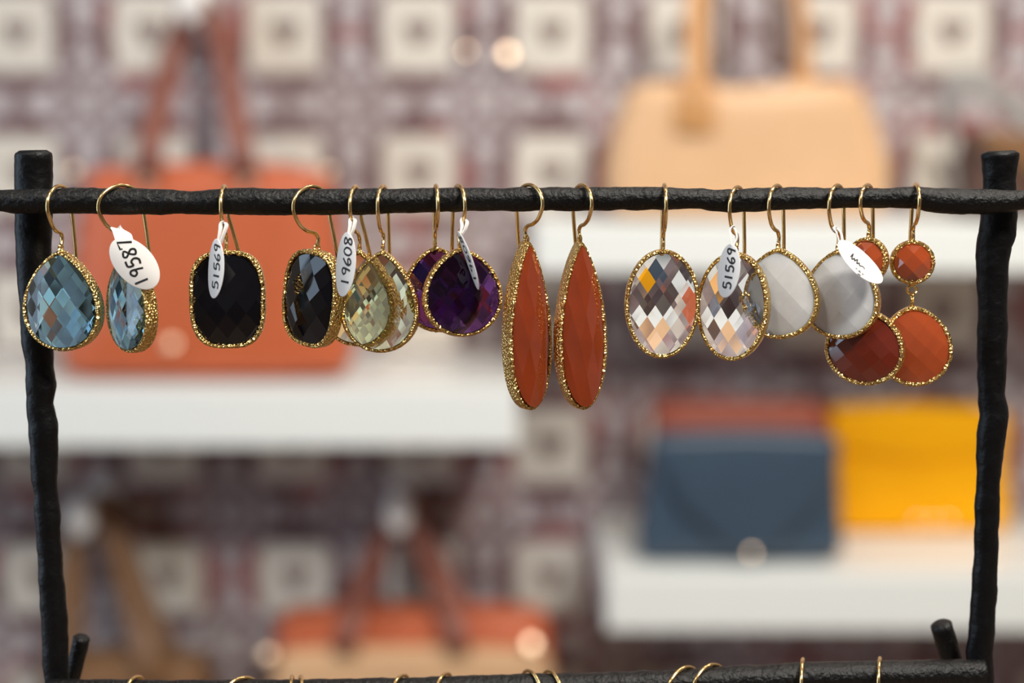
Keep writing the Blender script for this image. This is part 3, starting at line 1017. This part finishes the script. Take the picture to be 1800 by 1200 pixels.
def price_tag(label, cx, cy, Y, ang, lng, shrt, tilt_sign, loop, loop_w, text, t_off, t_ang, t_h, facing=None, side=1, true_short=64, pen=0.45):
    """oval tag centred on a pixel. ang: image angle of its long axis (degrees, y up);
    the face is turned about that axis until its short side looks shrt wide."""
    c = P(cx, cy, Y)
    root = empty('price_tag', c, label, 'tag', 'white oval price tags on the earrings')
    la = Vector((math.cos(R(ang)), 0, math.sin(R(ang))))
    sa0 = Vector((-math.sin(R(ang)), 0, math.cos(R(ang))))
    turn = math.acos(min(1, shrt / true_short)) * tilt_sign
    toward = Vector((0, -1, 0))
    sa = sa0 * math.cos(turn) + toward * math.sin(turn)
    nz = la.cross(sa)
    rot = Matrix((la, sa, nz)).transposed()
    a, b, th = lng / 2 * S, true_short / 2 * S, 0.16 * MM
    n = 48
    V, F = [], []
    for z, s in ((-th / 2, 0.985), (-th / 4, 1.0), (th / 4, 1.0), (th / 2, 0.985)):
        for j in range(n):
            g = 2 * math.pi * j / n
            V.append(rot @ Vector((a * s * math.cos(g), b * s * math.sin(g), z + 0.25 * MM * math.cos(g) ** 2)))
    for i in range(3):
        for j in range(n):
            F.append((i * n + j, i * n + (j + 1) % n, (i + 1) * n + (j + 1) % n, (i + 1) * n + j))
    for base, z in ((0, -th / 2), (3 * n, th / 2)):
        q = len(V)
        V.append(rot @ Vector((0, 0, z)))
        for j in range(n):
            F.append((base + j, base + (j + 1) % n, q))
    ov = local_mesh('oval', (V, F), M['paper'], root)
    pts = [P(x, y, yy_) for x, y, yy_ in loop]
    mesh('loop', *strap(pts, loop_w, 0.13 * MM, facing or Vector((0.35, 1, 0))), M['paper'], root)
    if text:
        sv, sf = strokes(text, t_h * S, pen * MM)
        ca, sn = math.cos(R(t_ang)), math.sin(R(t_ang))
        out = []
        for v in sv:
            x, y = v.x * ca - v.y * sn + t_off[0] * S, v.x * sn + v.y * ca + t_off[1] * S
            g2 = min(1.0, (x / a) ** 2)
            out.append(rot @ Vector((x, y, (th / 2 + 0.30 * MM * g2 + 0.03 * MM) * side + v.z * side)))
        local_mesh('handwritten_number', (out, sf), M['ink'], ov, smooth=False)
    return root


mm = MM
# 19587 on the sideways topaz
price_tag('white oval tag reading 19587, hanging before the sideways blue topaz', 237, 463, -6.5 * mm, 132, 104, 66, 1,
          [(224, 442, -6.0 * mm), (213, 424, -6.0 * mm), (207, 408, -5.4 * mm), (203, 402, -4.0 * mm), (209, 403, -3.0 * mm), (222, 412, -4.4 * mm), (226, 428, -5.5 * mm), (229, 444, -5.7 * mm)], 2.1 * mm, '19587', (4, 0), -20, 24, facing=Vector((1, 0.3, -0.25)), true_short=66)
# 51569 on the front black stone
price_tag('white oval tag reading 51569, hanging before the front facing black stone', 380, 472, -6.6 * mm, 85, 102, 36, -1,
          [(384, 424, -6.6 * mm), (387, 405, -6.2 * mm), (389, 394, -5.2 * mm), (394, 391, -4.6 * mm), (398, 396, -5.0 * mm), (393, 412, -6.2 * mm), (388, 428, -6.6 * mm)], 1.2 * mm, '51569', (5, -4), 0, 22, true_short=60)
# 19608 on the hidden green stone
price_tag('white oval tag reading 19608, hanging between black and green stones', 608, 465, -7.0 * mm, 84, 110, 38, -1,
          [(613, 412, -6.8 * mm), (615, 398, -6.2 * mm), (616, 388, -5.2 * mm), (620, 384, -4.0 * mm), (624, 388, -4.6 * mm), (621, 403, -6.2 * mm), (616, 416, -6.8 * mm)], 1.2 * mm, '19608', (7, -4), 0, 24, true_short=60)
# edge-on tag over the amethyst
price_tag('white oval tag seen edge on, hanging before the front amethyst', 825, 457, -6.6 * mm, 109, 106, 13, -1,
          [(810, 410, -6.6 * mm), (812, 398, -6.0 * mm), (812, 388, -4.8 * mm), (816, 385, -4.0 * mm), (821, 390, -4.6 * mm), (818, 402, -6.0 * mm), (813, 412, -6.6 * mm)], 1.3 * mm, '19608', (4, -2), 0, 24, true_short=60)
# 51569 on the right crystal
price_tag('white oval tag reading 51569, hanging before the right clear crystal', 1281, 476, -7.2 * mm, 83, 92, 30, -1,
          [(1286, 432, -7.2 * mm), (1285, 416, -6.8 * mm), (1284, 405, -6.0 * mm), (1289, 399, -5.0 * mm), (1294, 408, -5.6 * mm), (1295, 420, -6.4 * mm), (1289, 434, -7.2 * mm)], 1.4 * mm, '51569', (5, -3), 0, 20, true_short=56)
# printed tag on the moonstone
tg = price_tag('tilted white oval tag with a small printed mark on the right moonstone', 1511, 461, -7.4 * mm, 139, 102, 40, 1,
               [(1477, 434, -7.0 * mm), (1474, 420, -6.6 * mm), (1470, 408, -6.0 * mm), (1467, 402, -4.6 * mm), (1472, 401, -4.0 * mm), (1479, 410, -5.4 * mm), (1482, 424, -6.6 * mm), (1482, 436, -7.0 * mm)], 1.2 * mm, '~:', (-4, 4), 180, 19, true_short=58, pen=0.28)
